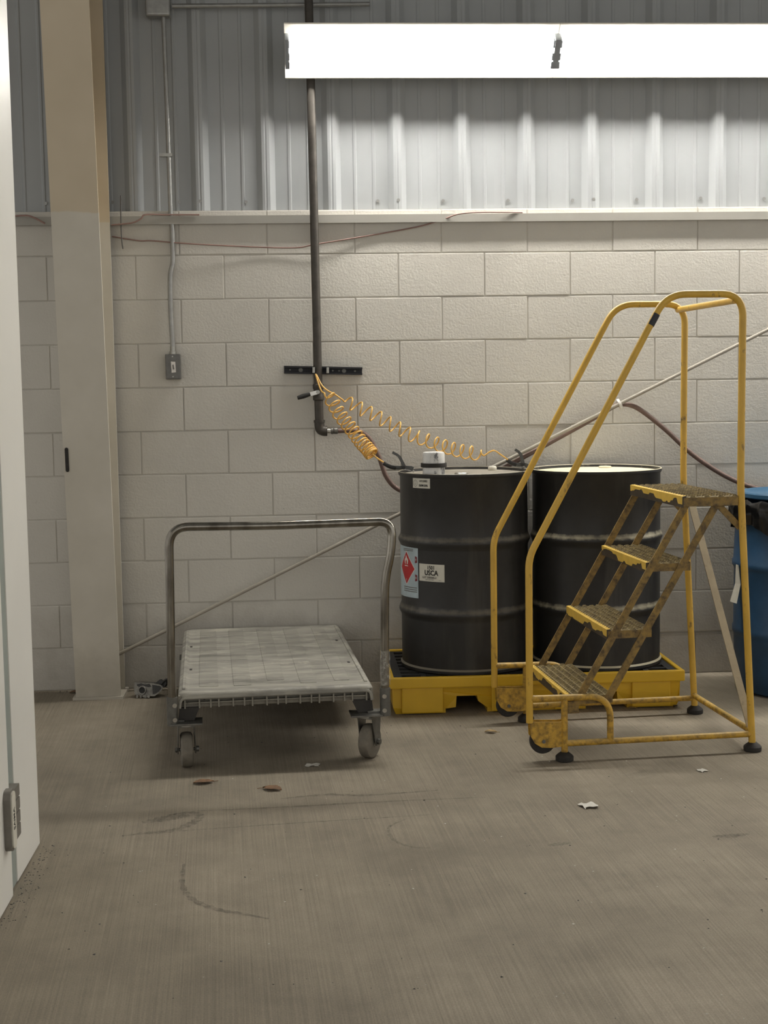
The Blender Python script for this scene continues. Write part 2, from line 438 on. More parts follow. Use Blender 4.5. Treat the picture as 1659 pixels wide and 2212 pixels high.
# upper wall of ribbed metal liner
RS, RB = .3055, 1.63
upper = struct(MB().box(X0, X1, .053, .20, 2.209, 4.2).build('wall_upper', 'liner'))
def liner_profile(x0, n):
    pr = [(x0, .047)]
    for k in range(n):
        c = x0 + (k+.5)*RS
        for d in (-.102, -.051): pass
        pr += [(c-.118, .047), (c-.113, .043), (c-.104, .043), (c-.099, .047),
               (c-.043, .047), (c-.018, .016), (c-.006, .0145), (c, .017), (c+.006, .0145), (c+.018, .016), (c+.043, .047),
               (c+.099, .047), (c+.104, .043), (c+.113, .043), (c+.118, .047)]
    pr.append((x0+n*RS, .047)); return pr
pr = liner_profile(0, 3)
pm = MB().add([(x, y, z) for z in (2.209, 4.2) for x, y in pr], [(i, i+1, len(pr)+i+1, len(pr)+i) for i in range(len(pr)-1)])
pme = pm.mesh('metal_panel', False, False); pme.materials.append(M['liner'])
sm = MB().lathe([(.0085, 0), (.0085, .002), (.006, .0025), (.006, .0065)], n=6, axis='y').mesh('screw'); sm.materials.append(M['conduit'])
xs = RB - RS*.5 - 9*RS
for k in range(11):
    xp = xs + k*3*RS
    if xp < X0: xp0 = xp
    p = bpy.data.objects.new('metal_panel', pme); COL.objects.link(p); p.parent = upper; p.location = (xp, 0, 0)
for k in range(-5, 12):
    o = bpy.data.objects.new('screw', sm); COL.objects.link(o); o.parent = upper
    o.location = (.927 + k*.3075, .0405, 2.279 + random.uniform(-.003, .003))
    if k % 3 == 0:
        q = o.copy(); COL.objects.link(q); q.location = (o.location.x + .05 + .045, .0145, o.location.z)

struct(MB().box(-5, X1+1, -8.5, .2, 4.2, 4.35).build('ceiling', 'liner'))  # out-of-view ceiling, added to block world light from above; front left open

# ------------------------------------------------------------------ steel column (tapered, deeper towards the top)
def cy(z): return -.205 - z*.0875
col = thing('steel_column', 'wide two-tone steel column, white below and tan above, standing against the block wall', 'column', (-.41, -.1, 0))
def P(x, y, z): return Vector((x+.41, y+.1, z))
Z1 = 4.2
fl_t = .012
mb = MB().add([P(x, cy(z)+d, z) for z in (0.012, Z1) for d in (0, fl_t) for x in (-.512, -.308)], [(0, 1, 3, 2), (4, 6, 7, 5), (0, 4, 5, 1), (2, 3, 7, 6), (0, 2, 6, 4), (1, 5, 7, 3)])
mb.build('front_flange', 'column', col)
mb = MB().add([P(x, y, z) for z in (0.012, Z1) for y, dz in ((cy(z)+fl_t, 0), (-.052, 0)) for x in (-.414, -.406)], [(0, 1, 3, 2), (4, 6, 7, 5), (0, 4, 5, 1), (2, 3, 7, 6), (0, 2, 6, 4), (1, 5, 7, 3)])
mb.build('web', 'column', col)
MB().box(-.102, .102, .048, .060, .012, Z1).build('rear_flange', 'column', col)
MB().box(-.115, .115, -.12, .085, 0, .012).build('base_plate', 'column', col)
sl = MB()
zc = 1.109; yy = cy(zc)
pl = []
for a in range(13): pl.append((.0075*math.cos(math.pi*a/12), .047+.0075*math.sin(math.pi*a/12)))
for a in range(13): pl.append((.0075*math.cos(math.pi+math.pi*a/12), -.047+.0075*math.sin(math.pi+math.pi*a/12)))
sl.prism(pl, lambda x, z: P(-.497+x, cy(zc+z)-.004, zc+z), lambda x, z: P(-.497+x, cy(zc+z)+.002, zc+z))
sl.build('slot_plug', 'rubber', col)['label'] = 'black rounded plug'

# ------------------------------------------------------------------ paint booth side at the left
booth = thing('booth_panel', 'white panelled booth side with a hinged door at the left edge', 'booth panel', (-.42, -2.30, 0), 0)
bx = lambda x0, x1, y0, y1, z0, z1: MB().box(x0+.42, x1+.42, y0+2.30, y1+2.30, z0, z1)
bx(-.36, -.297, -2.558, -2.224, .004, 3.4).build('jamb_panel', 'booth', booth, bevel=.003)
bx(-.36, -.300, -2.667, -2.558, .004, 3.4).build('seal_strip', 'seal', booth)
bx(-.36, -.287, -3.5, -2.668, .004, 3.4).build('door_leaf', 'booth', booth, bevel=.004)
hz0, hz1, hy0, hy1 = .155, .325, -2.735, -2.655
def rrect(y0, y1, z0, z1, r, n=5):
    out = []
    for cy_, cz_, a0 in ((y1-r, z1-r, 0), (y0+r, z1-r, 90), (y0+r, z0+r, 180), (y1-r, z0+r, 270)):
        for k in range(n+1):
            a = math.radians(a0+90*k/n); out.append((cy_+r*math.cos(a), cz_+r*math.sin(a)))
    return out
hb = MB().prism(rrect(-2.752, -2.690, hz0, hz1, .022), lambda y, z: Vector((-.287+.42, y+2.30, z)), lambda y, z: Vector((-.268+.42, y+2.30, z)))
hinge = hb.build('hinge', 'hingegrey', booth); hinge['label'] = 'grey hinge with ivory cover'
MB().prism(rrect(-2.744, -2.698, hz0+.006, hz1-.006, .018), lambda y, z: Vector((-.268+.42, y+2.30, z)), lambda y, z: Vector((-.264+.42, y+2.30, z))).build('hinge_cover', 'hingewhite', hinge)
kz = (hz1-.02-hz0)/4
for k in range(4):
    z0 = hz0+.01+k*kz
    MB().prism(rrect(-2.688, -2.615, z0+.002, z0+kz-.002, .004, 2), lambda y, z: Vector((-.300+.42, y+2.30, z)), lambda y, z: Vector((-.270+.42, y+2.30, z))).build('hinge_knuckle', 'hingegrey', hinge)
tv, tf = text_mesh('SAIMA', .026, .85, .0006)
MB().add([Vector((-.2636+.42, -2.721+2.30-y*1.0, .243+x)) for x, y in tv], tf).build('hinge_lettering', 'ink', hinge)

# ------------------------------------------------------------------ strip light row
def strip_light(x_left, label, group):
    L = 2.44
    t = thing('strip_light', label, 'light', (x_left+L/2, -.2, 2.9), 0, group)
    bot = Vector((0, .08, -.096)); top = Vector((0, -.10, .101))
    uv = (top-bot).normalized(); dv = Vector((0, -uv.z, uv.y))  # behind the face
    if dv.y < 0: dv = -dv
    def pt(x, u, d): return Vector((x, 0, 0)) + bot + uv*u + dv*d
    prof = [(0, 0), (.004, 0), (.045, .036), (.205, .042), (.213, .010), (.262, 0), (.267, .0), (.267, .006), (.222, .018), (.214, .075), (.05, .075), (.036, .042), (0, .006)]
    for a, b in ((-L/2, -.001), (.001, L/2)):
        mb = MB().prism(prof, lambda u, d: pt(a, u, d), lambda u, d: pt(b, u, d)); mb.build('reflector', 'reflector', t)
    us = (.070, .112, .172)
    for sx in (-1, 1):
        xa, xb = (-L/2+.026, -.022) if sx < 0 else (.022, L/2-.026)
        for u in us:
            d = -.004 if u > .15 else .0
            c0, c1 = pt(xa, u, d+.012), pt(xb, u, d+.012)
            MB().tube([c0, c1], .0185, 14).build('lamp_tube', 'tube', t, True)
    for xc in (-L/2+.012, -.011, .011, L/2-.012):
        for u in us:
            mb = MB(); vs = [pt(xc+dx, u+du, d) for dx in (-.009, .009) for du, d in ((-.017, -.012), (.017, -.012), (.017, .042), (-.017, .042))]
            mb.add(vs, [(0, 1, 2, 3), (7, 6, 5, 4), (0, 4, 5, 1), (1, 5, 6, 2), (2, 6, 7, 3), (3, 7, 4, 0)]).build('lamp_holder', 'socket', t)
    for xc, hw_ in ((0, .013), (-L/2+.010, .008), (L/2-.010, .008)):
        vs = [pt(xc+dx, u_, d_) for dx in (-hw_, hw_) for u_, d_ in ((.052, -.010), (.196, -.016), (.205, .040), (.048, .036))]
        MB().add(vs, [(0, 1, 2, 3), (7, 6, 5, 4), (0, 4, 5, 1), (1, 5, 6, 2), (2, 6, 7, 3), (3, 7, 4, 0)]).build('socket_plate', 'socket', t)
    for xc in (-.8, .8):
        a = pt(xc, .13, .075); MB().bar(a, (xc, .235, a.z+.05), .03, .006, (1, 0, 0)).build('mount_arm', 'zinc', t)
    return t
strip_light(.508, 'lit white fluorescent strip light mounted high over the black drums', 'row of strip lights along the wall')
for k in range(1, 3):
    strip_light(.508 + k*2.50, ['', 'lit strip light to the right of the one over the drums', 'lit strip light at the far right end of the row'][k], 'row of strip lights along the wall')

# ------------------------------------------------------------------ conduit, boxes
cd = thing('electrical_conduit', 'thin grey electrical conduit running down the wall beside the column', 'conduit', (-.03, 0, 1.5))
q = lambda x, y, z: (x+.03, y, z-1.5)
MB().tube([q(-.041, -.012, 3.12), q(-.036, -.012, 2.7), q(-.033, -.012, 2.222), q(-.028, -.014, 2.17)], .0105, 12).build('upper_run', 'conduit', cd, True)
MB().tube(curve([q(-.028, -.014, 2.172), q(-.028, -.016, 2.06), q(-.030, -.018, 1.995), q(-.043, -.02, 1.928), q(-.045, -.02, 1.75), q(-.041, -.02, 1.635), q(-.041, -.02, 1.585)], 8), .0115, 12).build('lower_run', 'conduit', cd, True)
MB().tube([q(.0, -.012, 3.15), q(.5, -.012, 3.155), q(.9, -.012, 3.16)], .0105, 12).build('cross_run', 'conduit', cd, True)
MB().box(-.075+.03, .012+.03-.03, -.025, -.001, 2.478-1.5, 2.492-1.5).build('strap', 'zinc', cd)
MB().lathe([(.016, 0), (.016, .012), (.013, .014), (.013, .035)], q(-.041, -.02, 1.577), 12).build('connector', 'zinc', cd, True)
jb = MB().box(-.055, .055, -.03, .03, 0, .12).build('junction_box', 'conduit', None, bevel=.012, seg=3, loc=(-.063, -.014, 3.10))
tag(jb, 'grey metal junction box at the top of the conduit', 'junction box')
sb = thing('switch_box', 'grey steel switch box with a white sticker on the block wall', 'switch box', (-.041, -.0, 1.519))
MB().box(-.034, .034, -.045, 0, -.058, .058).build('box', 'boxgrey', sb, bevel=.003)
MB().box(-.030, .030, -.048, -.045, -.054, .054).build('cover', 'boxgrey', sb)
MB().prism([(-.006, -.028), (.014, -.026), (.012, .022), (-.008, .024)], lambda x, z: Vector((x, -.048, z)), lambda x, z: Vector((x, -.0488, z))).build('sticker', 'white', sb)
MB().prism([(.0, -.012), (.007, -.012), (.004, .010), (-.002, .008)], lambda x, z: Vector((x, -.0489, z)), lambda x, z: Vector((x, -.0492, z))).build('sticker_print', 'inkgrey', sb)
for z in (-.046, .047): MB().lathe([(.0035, -.0495), (.0035, -.047)], (0, 0, z), 10, 'y').build('screw', 'zinc', sb)

# wires along the ledge
def wire(pts, r, mat, label):
    o = MB().tube(curve(pts, 8), r, 6).build('loose_wire', mat, None, True); return tag(o, label, 'wire')
wire([(-.305, -.010, 2.120), (-.183, -.008, 2.100), (-.119, -.006, 2.099), (.071, -.03, 2.080), (.37, -.012, 2.065), (.541, -.012, 2.061), (.63, -.018, 2.075), (.843, -.01, 2.108), (1.104, -.008, 2.152), (1.234, -.02, 2.187), (1.30, -.05, 2.205), (1.408, -.049, 2.212), (1.6, -.02, 2.213)], .0032, 'redwire', 'long faded red wire sagging across the top course of blocks')
wire([(-.300, -.05, 2.167), (-.24, -.052, 2.172), (-.198, -.052, 2.178), (-.165, -.05, 2.195), (-.144, -.049, 2.213), (-.05, -.03, 2.214), (.099, -.03, 2.213)], .0035, 'redwire', 'short red wire looped over the ledge beside the column')
wire([(-.254, -.049, 2.30), (-.256, -.051, 2.212), (-.257, -.05, 2.118), (-.252, -.049, 2.059)], .0028, 'blackwire', 'thin dark wire hanging down over the ledge beside the column')
wire([(-.76, -.02, 2.213), (-.684, -.049, 2.213), (-.647, -.052, 2.202), (-.612, -.052, 2.183), (-.60, -.05, 2.176)], .004, 'redwire', 'red wire end draped on the ledge left of the column')

# ------------------------------------------------------------------ brace rod
rod = MB().tube([(-.395, -.064, .150), (4.2, -.064, 2.339)], .0085, 10).build('brace_rod', 'rod', None, True)
tag(rod, 'thin painted steel brace rod running diagonally across the block wall', 'rod')

# ------------------------------------------------------------------ strut, air pipe, valve, hose
st = thing('strut_channel', 'short black slotted strut channel bolted across the block wall', 'bracket', (.655, 0, 1.492))
rot = Matrix.Rotation(.033, 4, 'Y')
mb = MB().box(-.183, .183, -.006, .0, -.018, .018, rot); mb.box(-.183, .183, -.036, -.006, .015, .018, rot); mb.box(-.183, .183, -.036, -.006, -.018, -.015, rot)
mb.box(-.183, .183, -.036, -.033, .010, .015, rot); mb.box(-.183, .183, -.036, -.033, -.015, -.010, rot)
mb.build('channel', 'strut', st)
for x, r in ((-.155, .004), (-.105, .010), (.045, .004), (.098, .010), (.15, .005), (.075, .004)):
    MB().lathe([(r, -.009), (r, -.0062)], rot @ Vector((x, 0, 0)), 14, 'y').build('bolt_head', 'zincdull', st)
for x in (-.045, .02):
    MB().box(x-.006, x+.006, -.094, -.036, -.014, .014, rot).build('pipe_clamp', 'zinc', st, bevel=.002)
ap = thing('air_pipe', 'dark iron air pipe running down the wall with a valve and elbow', 'pipe', (.63, -.065, 1.2))
pz = lambda x, y, z: (x-.63, y+.065, z-1.2)
MB().tube([pz(.618, -.065, 3.7), pz(.623, -.065, 2.755), pz(.630, -.065, 1.42)], .0195, 18).build('pipe', 'pipe', ap, True)
MB().tube([pz(.630, -.065, 1.365), pz(.632, -.065, 1.25)], .0205, 18).build('lower_pipe', 'pipe', ap, True)
MB().lathe([(.021, 0), (.026, .004), (.026, .02), (.022, .03), (.022, .05), (.026, .058), (.026, .074), (.021, .078)], pz(.630, -.065, 1.352), 18).build('valve_body', 'pipe', ap, True)
lv = MB().bar(pz(.628, -.105, 1.392), pz(.585, -.108, 1.381), .018, .005, (0, 1, 0)).build('valve_lever', 'silver', ap)
MB().tube([pz(.592, -.108, 1.383), pz(.56, -.108, 1.374), pz(.532, -.108, 1.366)], [.009, .0115, .009], 10).build('lever_grip', 'clampblack', lv, True)
MB().lathe([(.009, -.045), (.009, 0)], pz(.628, -.065, 1.392), 12, 'y').build('valve_stem', 'zinc', ap, True)
MB().tube(curve([pz(.632, -.065, 1.262), pz(.632, -.065, 1.235), pz(.637, -.065, 1.218), pz(.650, -.065, 1.211), pz(.668, -.065, 1.210)], 6), .0235, 16).build('elbow', 'pipe', ap, True)
MB().lathe([(.0265, -.006), (.0265, .006)], pz(.632, -.065, 1.256), 16).build('elbow_collar', 'pipe', ap, True)
MB().tube([pz(.668, -.065, 1.210), pz(.69, -.065, 1.210)], .012, 12).build('nipple', 'silver', ap, True)
MB().lathe([(.013, 0), (.015, .002), (.015, .012), (.0125, .014), (.015, .016), (.015, .032), (.012, .034)], pz(.684, -.065, 1.210), 14, 'x').build('quick_coupler', 'zincdull', ap, True)
hz = MB().tube(curve([(.718, -.065, 1.210), (.76, -.06, 1.2105), (.80, -.055, 1.2095), (.835, -.05, 1.198), (.869, -.05, 1.165), (.893, -.05, 1.12), (.912, -.05, 1.077), (.943, -.05, .989), (1.001, -.045, .927), (1.12, -.035, .89), (1.28, -.03, .905), (1.40, -.05, .965), (1.503, -.05, 1.022), (1.747, -.042, 1.150), (1.93, -.040, 1.247), (2.02, -.040, 1.298), (2.057, -.042, 1.312), (2.11, -.045, 1.306), (2.168, -.05, 1.274), (2.28, -.05, 1.184), (2.415, -.05, 1.061), (2.595, -.05, .947), (2.774, -.05, .888), (3.1, -.05, .85), (3.5, -.05, .87)], 8), .0115, 12).build('air_hose', 'hose', None, True)
tag(hz, 'brown rubber air hose looping behind the drums and tied to the brace rod', 'hose')
tie = MB().lathe([(.026, -.006), (.026, .006)], (0, 0, 0), 14, 'x').build('cable_tie', 'white', None, True)
tie.location = (2.052, -.054, 1.313); tie.rotation_euler = (0, -.44, 0); tie.scale = (1, .85, 1)
tag(tie, 'white tie holding the brown hose to the brace rod', 'tie')

# ------------------------------------------------------------------ spill pallet and drums
pal = thing('spill_pallet', 'yellow plastic spill pallet with black grates under the two drums', 'pallet', (1.545, -.37, 0))
PX = lambda x: x-1.545
xl, xr = .918, 2.172
half = [(1.147, .0), (1.147, .018), (1.190, .026), (1.194, .075), (1.283, .075), (1.288, .05), (1.329, .018), (1.329, 0)]
prof = [(xl+.012, 0)] + half + [(3.09-x, z) for x, z in reversed(half)] + [(xr-.012, 0), (xr, .03), (xr+.004, .128), (xl-.004, .128), (xl, .03)]
MB().prism(prof, lambda x, z: Vector((PX(x), -.672+.37+ (.012 if z < .02 else 0), z)), lambda x, z: Vector((PX(x), -.072+.37, z))).build('body', 'pallet', pal)
for xa in (.955, 1.345, 1.62, 1.96):
    wd = {.955: .18, 1.345: .12, 1.62: .12, 1.96: .17}[xa]
    MB().box(PX(xa), PX(xa+wd), -.686+.37, -.665+.37, .006, .118).build('corner_boss', 'pallet', pal, bevel=.006)
for xa, xb, ya, yb in ((.900, 2.190, -.700, -.676), (.900, 2.190, -.068, -.044), (.9012, .924, -.690, -.054), (2.166, 2.1888, -.690, -.054)):
    MB().box(PX(xa), PX(xb), ya+.37, yb+.37, .118, .166).build('rim', 'pallet', pal, bevel=.006)
def grate(x0, x1):
    mb = MB(); y0, y1 = -.675, -.069; zt = .158; zb = .130
    nx, ny = 5, 8
    bw = .026
    for i in range(ny+1):
        y = y0 + (y1-y0-bw)*i/ny; mb.box(PX(x0), PX(x1), y+.37, y+bw+.37, zb, zt)
    for i in range(nx+1):
        x = x0 + (x1-x0-.024)*i/nx; mb.box(PX(x), PX(x+.024), y0+.37, y1+.37, zb, zt+.0004)
    mb.box(PX(x0), PX(x1), y0+.37, y0+.03+.37, zb, zt+.0002); mb.box(PX(x0), PX(x0+.035), y0+.37, y1+.37, zb, zt+.0006); mb.box(PX(x1-.035), PX(x1), y0+.37, y1+.37, zb, zt+.0008)
    return mb.build('deck_grate', 'blackplastic', pal)
grate(.925, 1.543); grate(1.547, 2.165)

def drum(name, label, cx, mat, lidmat):
    t = thing(name, label, 'drum', (cx, -.37, .1592))
    h = .875; rb = .2855
    pr = [(.270, .004), (.288, 0), (.2925, .004), (.2925, .016), (rb, .024)]
    for zc in (.26, .572):
        pr += [(rb, zc-.034), (rb+.001, zc-.026), (rb+.006, zc-.014), (rb+.0105, zc-.004), (rb+.0105, zc+.004), (rb+.006, zc+.014), (rb+.001, zc+.026), (rb, zc+.034)]
    pr += [(rb, h-.022), (.2905, h-.016), (.2925, h-.010), (.2925, h-.002), (.2895, h), (.286, h-.002), (.284, h-.016)]
    MB().lathe(pr, (0, 0, 0), 96, caps=True).build('body', mat, t, True)
    MB().lathe([(.2845, h-.018), (.284, h-.0145), (.27, h-.014), (.26, h-.012), (.1, h-.0115)], (0, 0, 0), 64).build('top', lidmat, t, True)
    return t
d1 = drum('steel_drum', 'black steel drum with hazard labels and grounding clamps, nearest the cart', 1.269, 'drum1', 'lid1')
d2 = drum('steel_drum', 'black steel drum with a pale dusty top, behind the step ladder', 1.870, 'drum2', 'lid2')
H1 = .875-.0115
MB().lathe([(.030, 0), (.030, .004), (.026, .008), (.020, .008)], (1.247-1.269, -.47+.37, H1), 24).build('bung', 'zinc', d1, True)
MB().lathe([(.019, 0), (.020, .004), (.020, .014), (.016, .019)], (1.418-1.269, -.24+.37, H1), 20).build('vent_plug', 'capwhite', d1, True)
MB().lathe([(.030, 0), (.030, .004), (.026, .008), (.020, .008)], (.08, .17, H1), 24).build('bung', 'lid2', d2, True)
# curved labels: angle measured from straight ahead, height above the drum's foot
def cyl(ang, z, r=.2866): a = math.radians(ang); return Vector((r*math.sin(a), -r*math.cos(a), z-.1592))
def patch(name, a0, a1, z0, z1, mat, r, shear=0., parent=d1, n=14):
    mb = MB(); vs = []
    for i in range(n+1):
        a = a0+(a1-a0)*i/n; dz = shear*i/n; vs += [cyl(a, z0+dz, r), cyl(a, z1+dz, r)]
    mb.add(vs, [(2*i, 2*i+2, 2*i+3, 2*i+1) for i in range(n)]); return mb.build(name, mat, parent)
def poly(name, pts, mat, r, parent):
    # fine triangulated polygon wrapped on the drum
    bm = bmesh.new(); vs = [bm.verts.new((x, y, 0)) for x, y in pts]; f = bm.faces.new(vs)
    bmesh.ops.triangulate(bm, faces=[f]); bmesh.ops.subdivide_edges(bm, edges=bm.edges, cuts=2, use_grid_fill=True)
    me = bpy.data.meshes.new(name)
    for v in bm.verts: v.co = cyl(v.co.x, v.co.y, r)
    bmesh.ops.recalc_face_normals(bm, faces=bm.faces); bm.to_mesh(me); bm.free(); me.materials.append(M[mat])
    o = bpy.data.objects.new(name, me); COL.objects.link(o); o.parent = parent; return o
DEG = 1/(math.pi/180*.2866)
def words(txt, size, ac, zc, mat, parent, xs=1., bold=0., r=.2884, rot=0.):
    tv, tf = text_mesh(txt, size, xs, bold); c, s_ = math.cos(rot), math.sin(rot)
    return MB().add([cyl(ac+(x*c-y*s_)*DEG, zc+x*s_+y*c, r) for x, y in tv], tf).build('lettering', mat, parent)
un = patch('marking_label', -57, -37, .971, 1.014, 'labelwhite', .2870); un['label'] = 'small white printed label near the rim'
words('1A1/Y1.2/100/23', .0118, -44.2, 1.002, 'ink', un, .56, .0004); words('USA/M4133/NL', .0125, -44.2, .983, 'ink', un, .62, .0005)
words('U', .009, -53.6, .997, 'ink', un, .7); words('N', .009, -53.6, .987, 'ink', un, .7)
ring = MB(); vs = []
for i in range(29):
    a = 2*math.pi*i/28
    for rr_ in (.0135, .0148): vs.append(cyl(-53.6+rr_*.85*math.cos(a)*DEG, .992+rr_*math.sin(a), .2876))
ring.add(vs, [(2*i, 2*i+2, 2*i+3, 2*i+1) for i in range(28)]).build('emblem_ring', 'ink', un)
gh = patch('hazard_label', -97, -51.5, .478, .706, 'labelblue', .2870, .008, n=24); gh['label'] = 'pale blue hazard label with a red flame diamond'
poly('diamond_border', [(-69.5, .690), (-55.2, .613), (-69.5, .536), (-84, .611)], 'white', .2874, gh)
poly('diamond', [(-69.5, .685), (-56.2, .613), (-69.5, .541), (-83, .611)], 'red', .2877, gh)
fx = lambda pts: [(-69.6+x*.9, .640+z*.9) for x, z in pts]
poly('flame', fx([(-3.2, -.012), (-4.2, .006), (-2.6, .018), (-2.2, .010), (-.6, .034), (1.2, .022), (1.8, .012), (2.8, .020), (3.8, .004), (2.6, -.012)]), 'white', .2880, gh)
poly('flame_core', fx([(-1.6, -.012), (-1.8, .0), (-.2, .012), (1.4, .0), (1.2, -.012)]), 'red', .2883, gh)
patch('flame_bar', -73, -66.5, .620, .6235, 'white', .2880, 0, gh)
words('3', .012, -69.3, .560, 'white', gh, .8, .0003, .2882)
for z in (.655, .575):
    poly('pictogram', [(-55.4, z+.016), (-52.7, z+.012), (-52.5, z-.012), (-55.6, z-.016)], 'reddark', .2876, gh)
    words('HI' if z > .6 else 'HII', .014, -54.2, z, 'white', gh, .5)
for z in (.525, .516, .507, .694, .687):
    patch('text_line', -76, -53 if z < .6 else -58, z, z+.0035, 'inkgrey', .2876, .004, gh)
us = patch('lot_label', -50.0, -24.2, .566, .642, 'labelwhite', .2870, 0.); us['label'] = 'white lot label reading 1501 USCA'
words('1501', .023, -37.2, .626, 'ink', us, .86, .0004); words('USCA', .031, -37.0, .603, 'ink', us, .86, .0008)
words('LOT 5302002-3', .0125, -39.0, .583, 'inkgrey', us, .9, .0003); words('USA 107 P.002', .008, -38.6, .5735, 'inkgrey', us, .9)
words('1 OF 1', .006, -28.5, .5725, 'inkgrey', us, .9)

cup = thing('vent_cup', 'frosted white plastic cup with a black band standing on the labelled drum', 'cup', (1.119, -.54, .1592+H1))
MB().lathe([(.048, 0), (.0485, .04), (.0480, .096), (.0455, .1025), (.040, .104)], (0, 0, 0), 32).build('cup_body', 'frost', cup, True)
MB().lathe([(.049, .038), (.056, .038), (.0565, .040), (.0565, .054), (.056, .056), (.049, .056)], (0, 0, 0), 32).build('band', 'rubber', cup, True)

# ------------------------------------------------------------------ coiled grounding cables with clamps
def coil_path(axis, turns, rad, lead0, lead1, dens=None, n=18, phase=0.):
    A = curve(axis, 12); L = [0]
    for i in range(1, len(A)): L.append(L[-1]+(A[i]-A[i-1]).length)
    tot = L[-1]; N = int(turns*n); out = []
    def at(s):
        for i in range(1, len(A)):
            if L[i] >= s: t = (s-L[i-1])/max(1e-9, L[i]-L[i-1]); return A[i-1].lerp(A[i], t), (A[i]-A[i-1]).normalized()
        return A[-1], (A[-1]-A[-2]).normalized()
    for k in range(N+1):
        f = k/N; sf = dens(f) if dens else f
        p, t = at(sf*tot); n1 = Vector((0, -1, 0)); n1 = (n1 - t*n1.dot(t)).normalized(); n2 = t.cross(n1)
        r = rad*min(1, f*turns*1.0+.15, (1-f)*turns+.15); a = phase+2*math.pi*f*turns
        jit = 1+.08*math.sin(k*.37)
        out.append(p+(n1*math.cos(a)+n2*math.sin(a))*r*jit)
    pre = curve([*map(Vector, lead0), out[0]], 6)[:-1] if lead0 else []
    post = curve([out[-1], *map(Vector, lead1)], 6)[1:] if lead1 else []
    return pre+out+post
def clamp(parent, grip0, pivot, arm, tip, opening):
    # lower grip, long upper handle and jaw, all in one plane
    V = Vector
    bd = MB().tube(curve([grip0, grip0.lerp(pivot, .35)+V((0, 0, -.010)), pivot+V((-.02, 0, .0)), pivot], 6), [.0055, .0070]+[.0085]*15+[.009]*1+[.009]*2, 8)
    b = bd.build('clamp', 'clampgrey', parent, True); b['label'] = 'grey spring grounding clamp'
    MB().tube(curve([grip0, grip0.lerp(pivot, .3)+V((0, 0, -.009)), grip0.lerp(pivot, .62)+V((0, 0, -.009))], 6), .0090, 8).build('grip', 'clampblack', b, True)
    side = V((0, 1, 0))
    up = curve([arm, arm.lerp(pivot, .35)+V((.012, 0, .006)), arm.lerp(pivot, .7)+V((.010, 0, .002)), pivot+V((.006, 0, .002)), pivot.lerp(tip, .7)+V((0, 0, .003)), tip], 5)
    mb = MB()
    wds = [.019, .021, .024, .027, .030, .028]
    for i in range(len(up)-1):
        mb.bar(up[i], up[i]+(up[i+1]-up[i])*1.06, wds[min(5, i//5)]*.62, wds[min(5, i//5)]*.8, side)
    mb.build('upper_handle', 'clampgrey', b)
    mb = MB(); mb.bar(pivot+V((.004, 0, -.004)), tip+V((0, 0, -.004)), .010, .018, side); mb.bar(tip+V((-.012, 0, .004)), tip+V((.004, 0, -.012)), .009, .02, side)
    mb.build('jaw', 'silver', b)
    MB().lathe([(.008, -.014), (.008, .014)], pivot, 12, 'y').build('pivot_pin', 'clampblack', b, True)
A0 = Vector((.618, -.098, 1.476))
ca = thing('grounding_cable', 'bunched yellow coiled grounding cable hanging to the left rim of the labelled drum', 'cable', (.70, -.2, 1.3), 0, 'coiled grounding cables')
off = Vector((-.70, .2, -1.3))
axis = [(.660, -.14, 1.385), (.685, -.162, 1.364), (.723, -.211, 1.291), (.769, -.259, 1.227), (.814, -.308, 1.163), (.837, -.332, 1.140), (.862, -.352, 1.112)]
pa = coil_path([Vector(a)+off for a in axis], 17, .031, [A0+off, Vector((.632, -.11, 1.425))+off, Vector((.645, -.12, 1.395))+off], [Vector((.880, -.36, 1.097))+off, Vector((.912, -.39, 1.075))+off], lambda f: 1-(1-f)**1.9, 18)
MB().tube(pa, .0036, 6).build('coil', 'cable', ca, True)
clamp(ca, Vector((.908, -.40, 1.074))+off, Vector((.997, -.40, 1.052))+off, Vector((.949, -.40, 1.121))+off, Vector((1.040, -.40, 1.045))+off, 0)
cb = thing('grounding_cable', 'stretched yellow coiled grounding cable reaching to the right rim of the labelled drum', 'cable', (1.0, -.2, 1.2), 0, 'coiled grounding cables')
off = Vector((-1.0, .2, -1.2))
axis = [(.743, -.13, 1.357), (.772, -.13, 1.346), (.816, -.13, 1.317), (.87, -.13, 1.287), (.923, -.13, 1.257), (.972, -.135, 1.232), (1.013, -.14, 1.211), (1.054, -.145, 1.189), (1.094, -.16, 1.173), (1.133, -.185, 1.158), (1.178, -.225, 1.141), (1.222, -.27, 1.13), (1.266, -.31, 1.119), (1.31, -.35, 1.109), (1.363, -.39, 1.102)]
pb = coil_path([Vector(a)+off for a in axis], 15, .030, [A0+Vector((.004, 0, -.004))+off, Vector((.645, -.10, 1.425))+off, Vector((.672, -.115, 1.398))+off, Vector((.705, -.13, 1.380))+off], [Vector((1.403, -.38, 1.120))+off, Vector((1.439, -.35, 1.101))+off, Vector((1.477, -.315, 1.075))+off], None, 20, 1.0)
MB().tube(pb, .0036, 6).build('coil', 'cable', cb, True)
clamp(cb, Vector((1.476, -.30, 1.073))+off, Vector((1.545, -.30, 1.050))+off, Vector((1.514, -.30, 1.119))+off, Vector((1.570, -.30, 1.042))+off, 0)

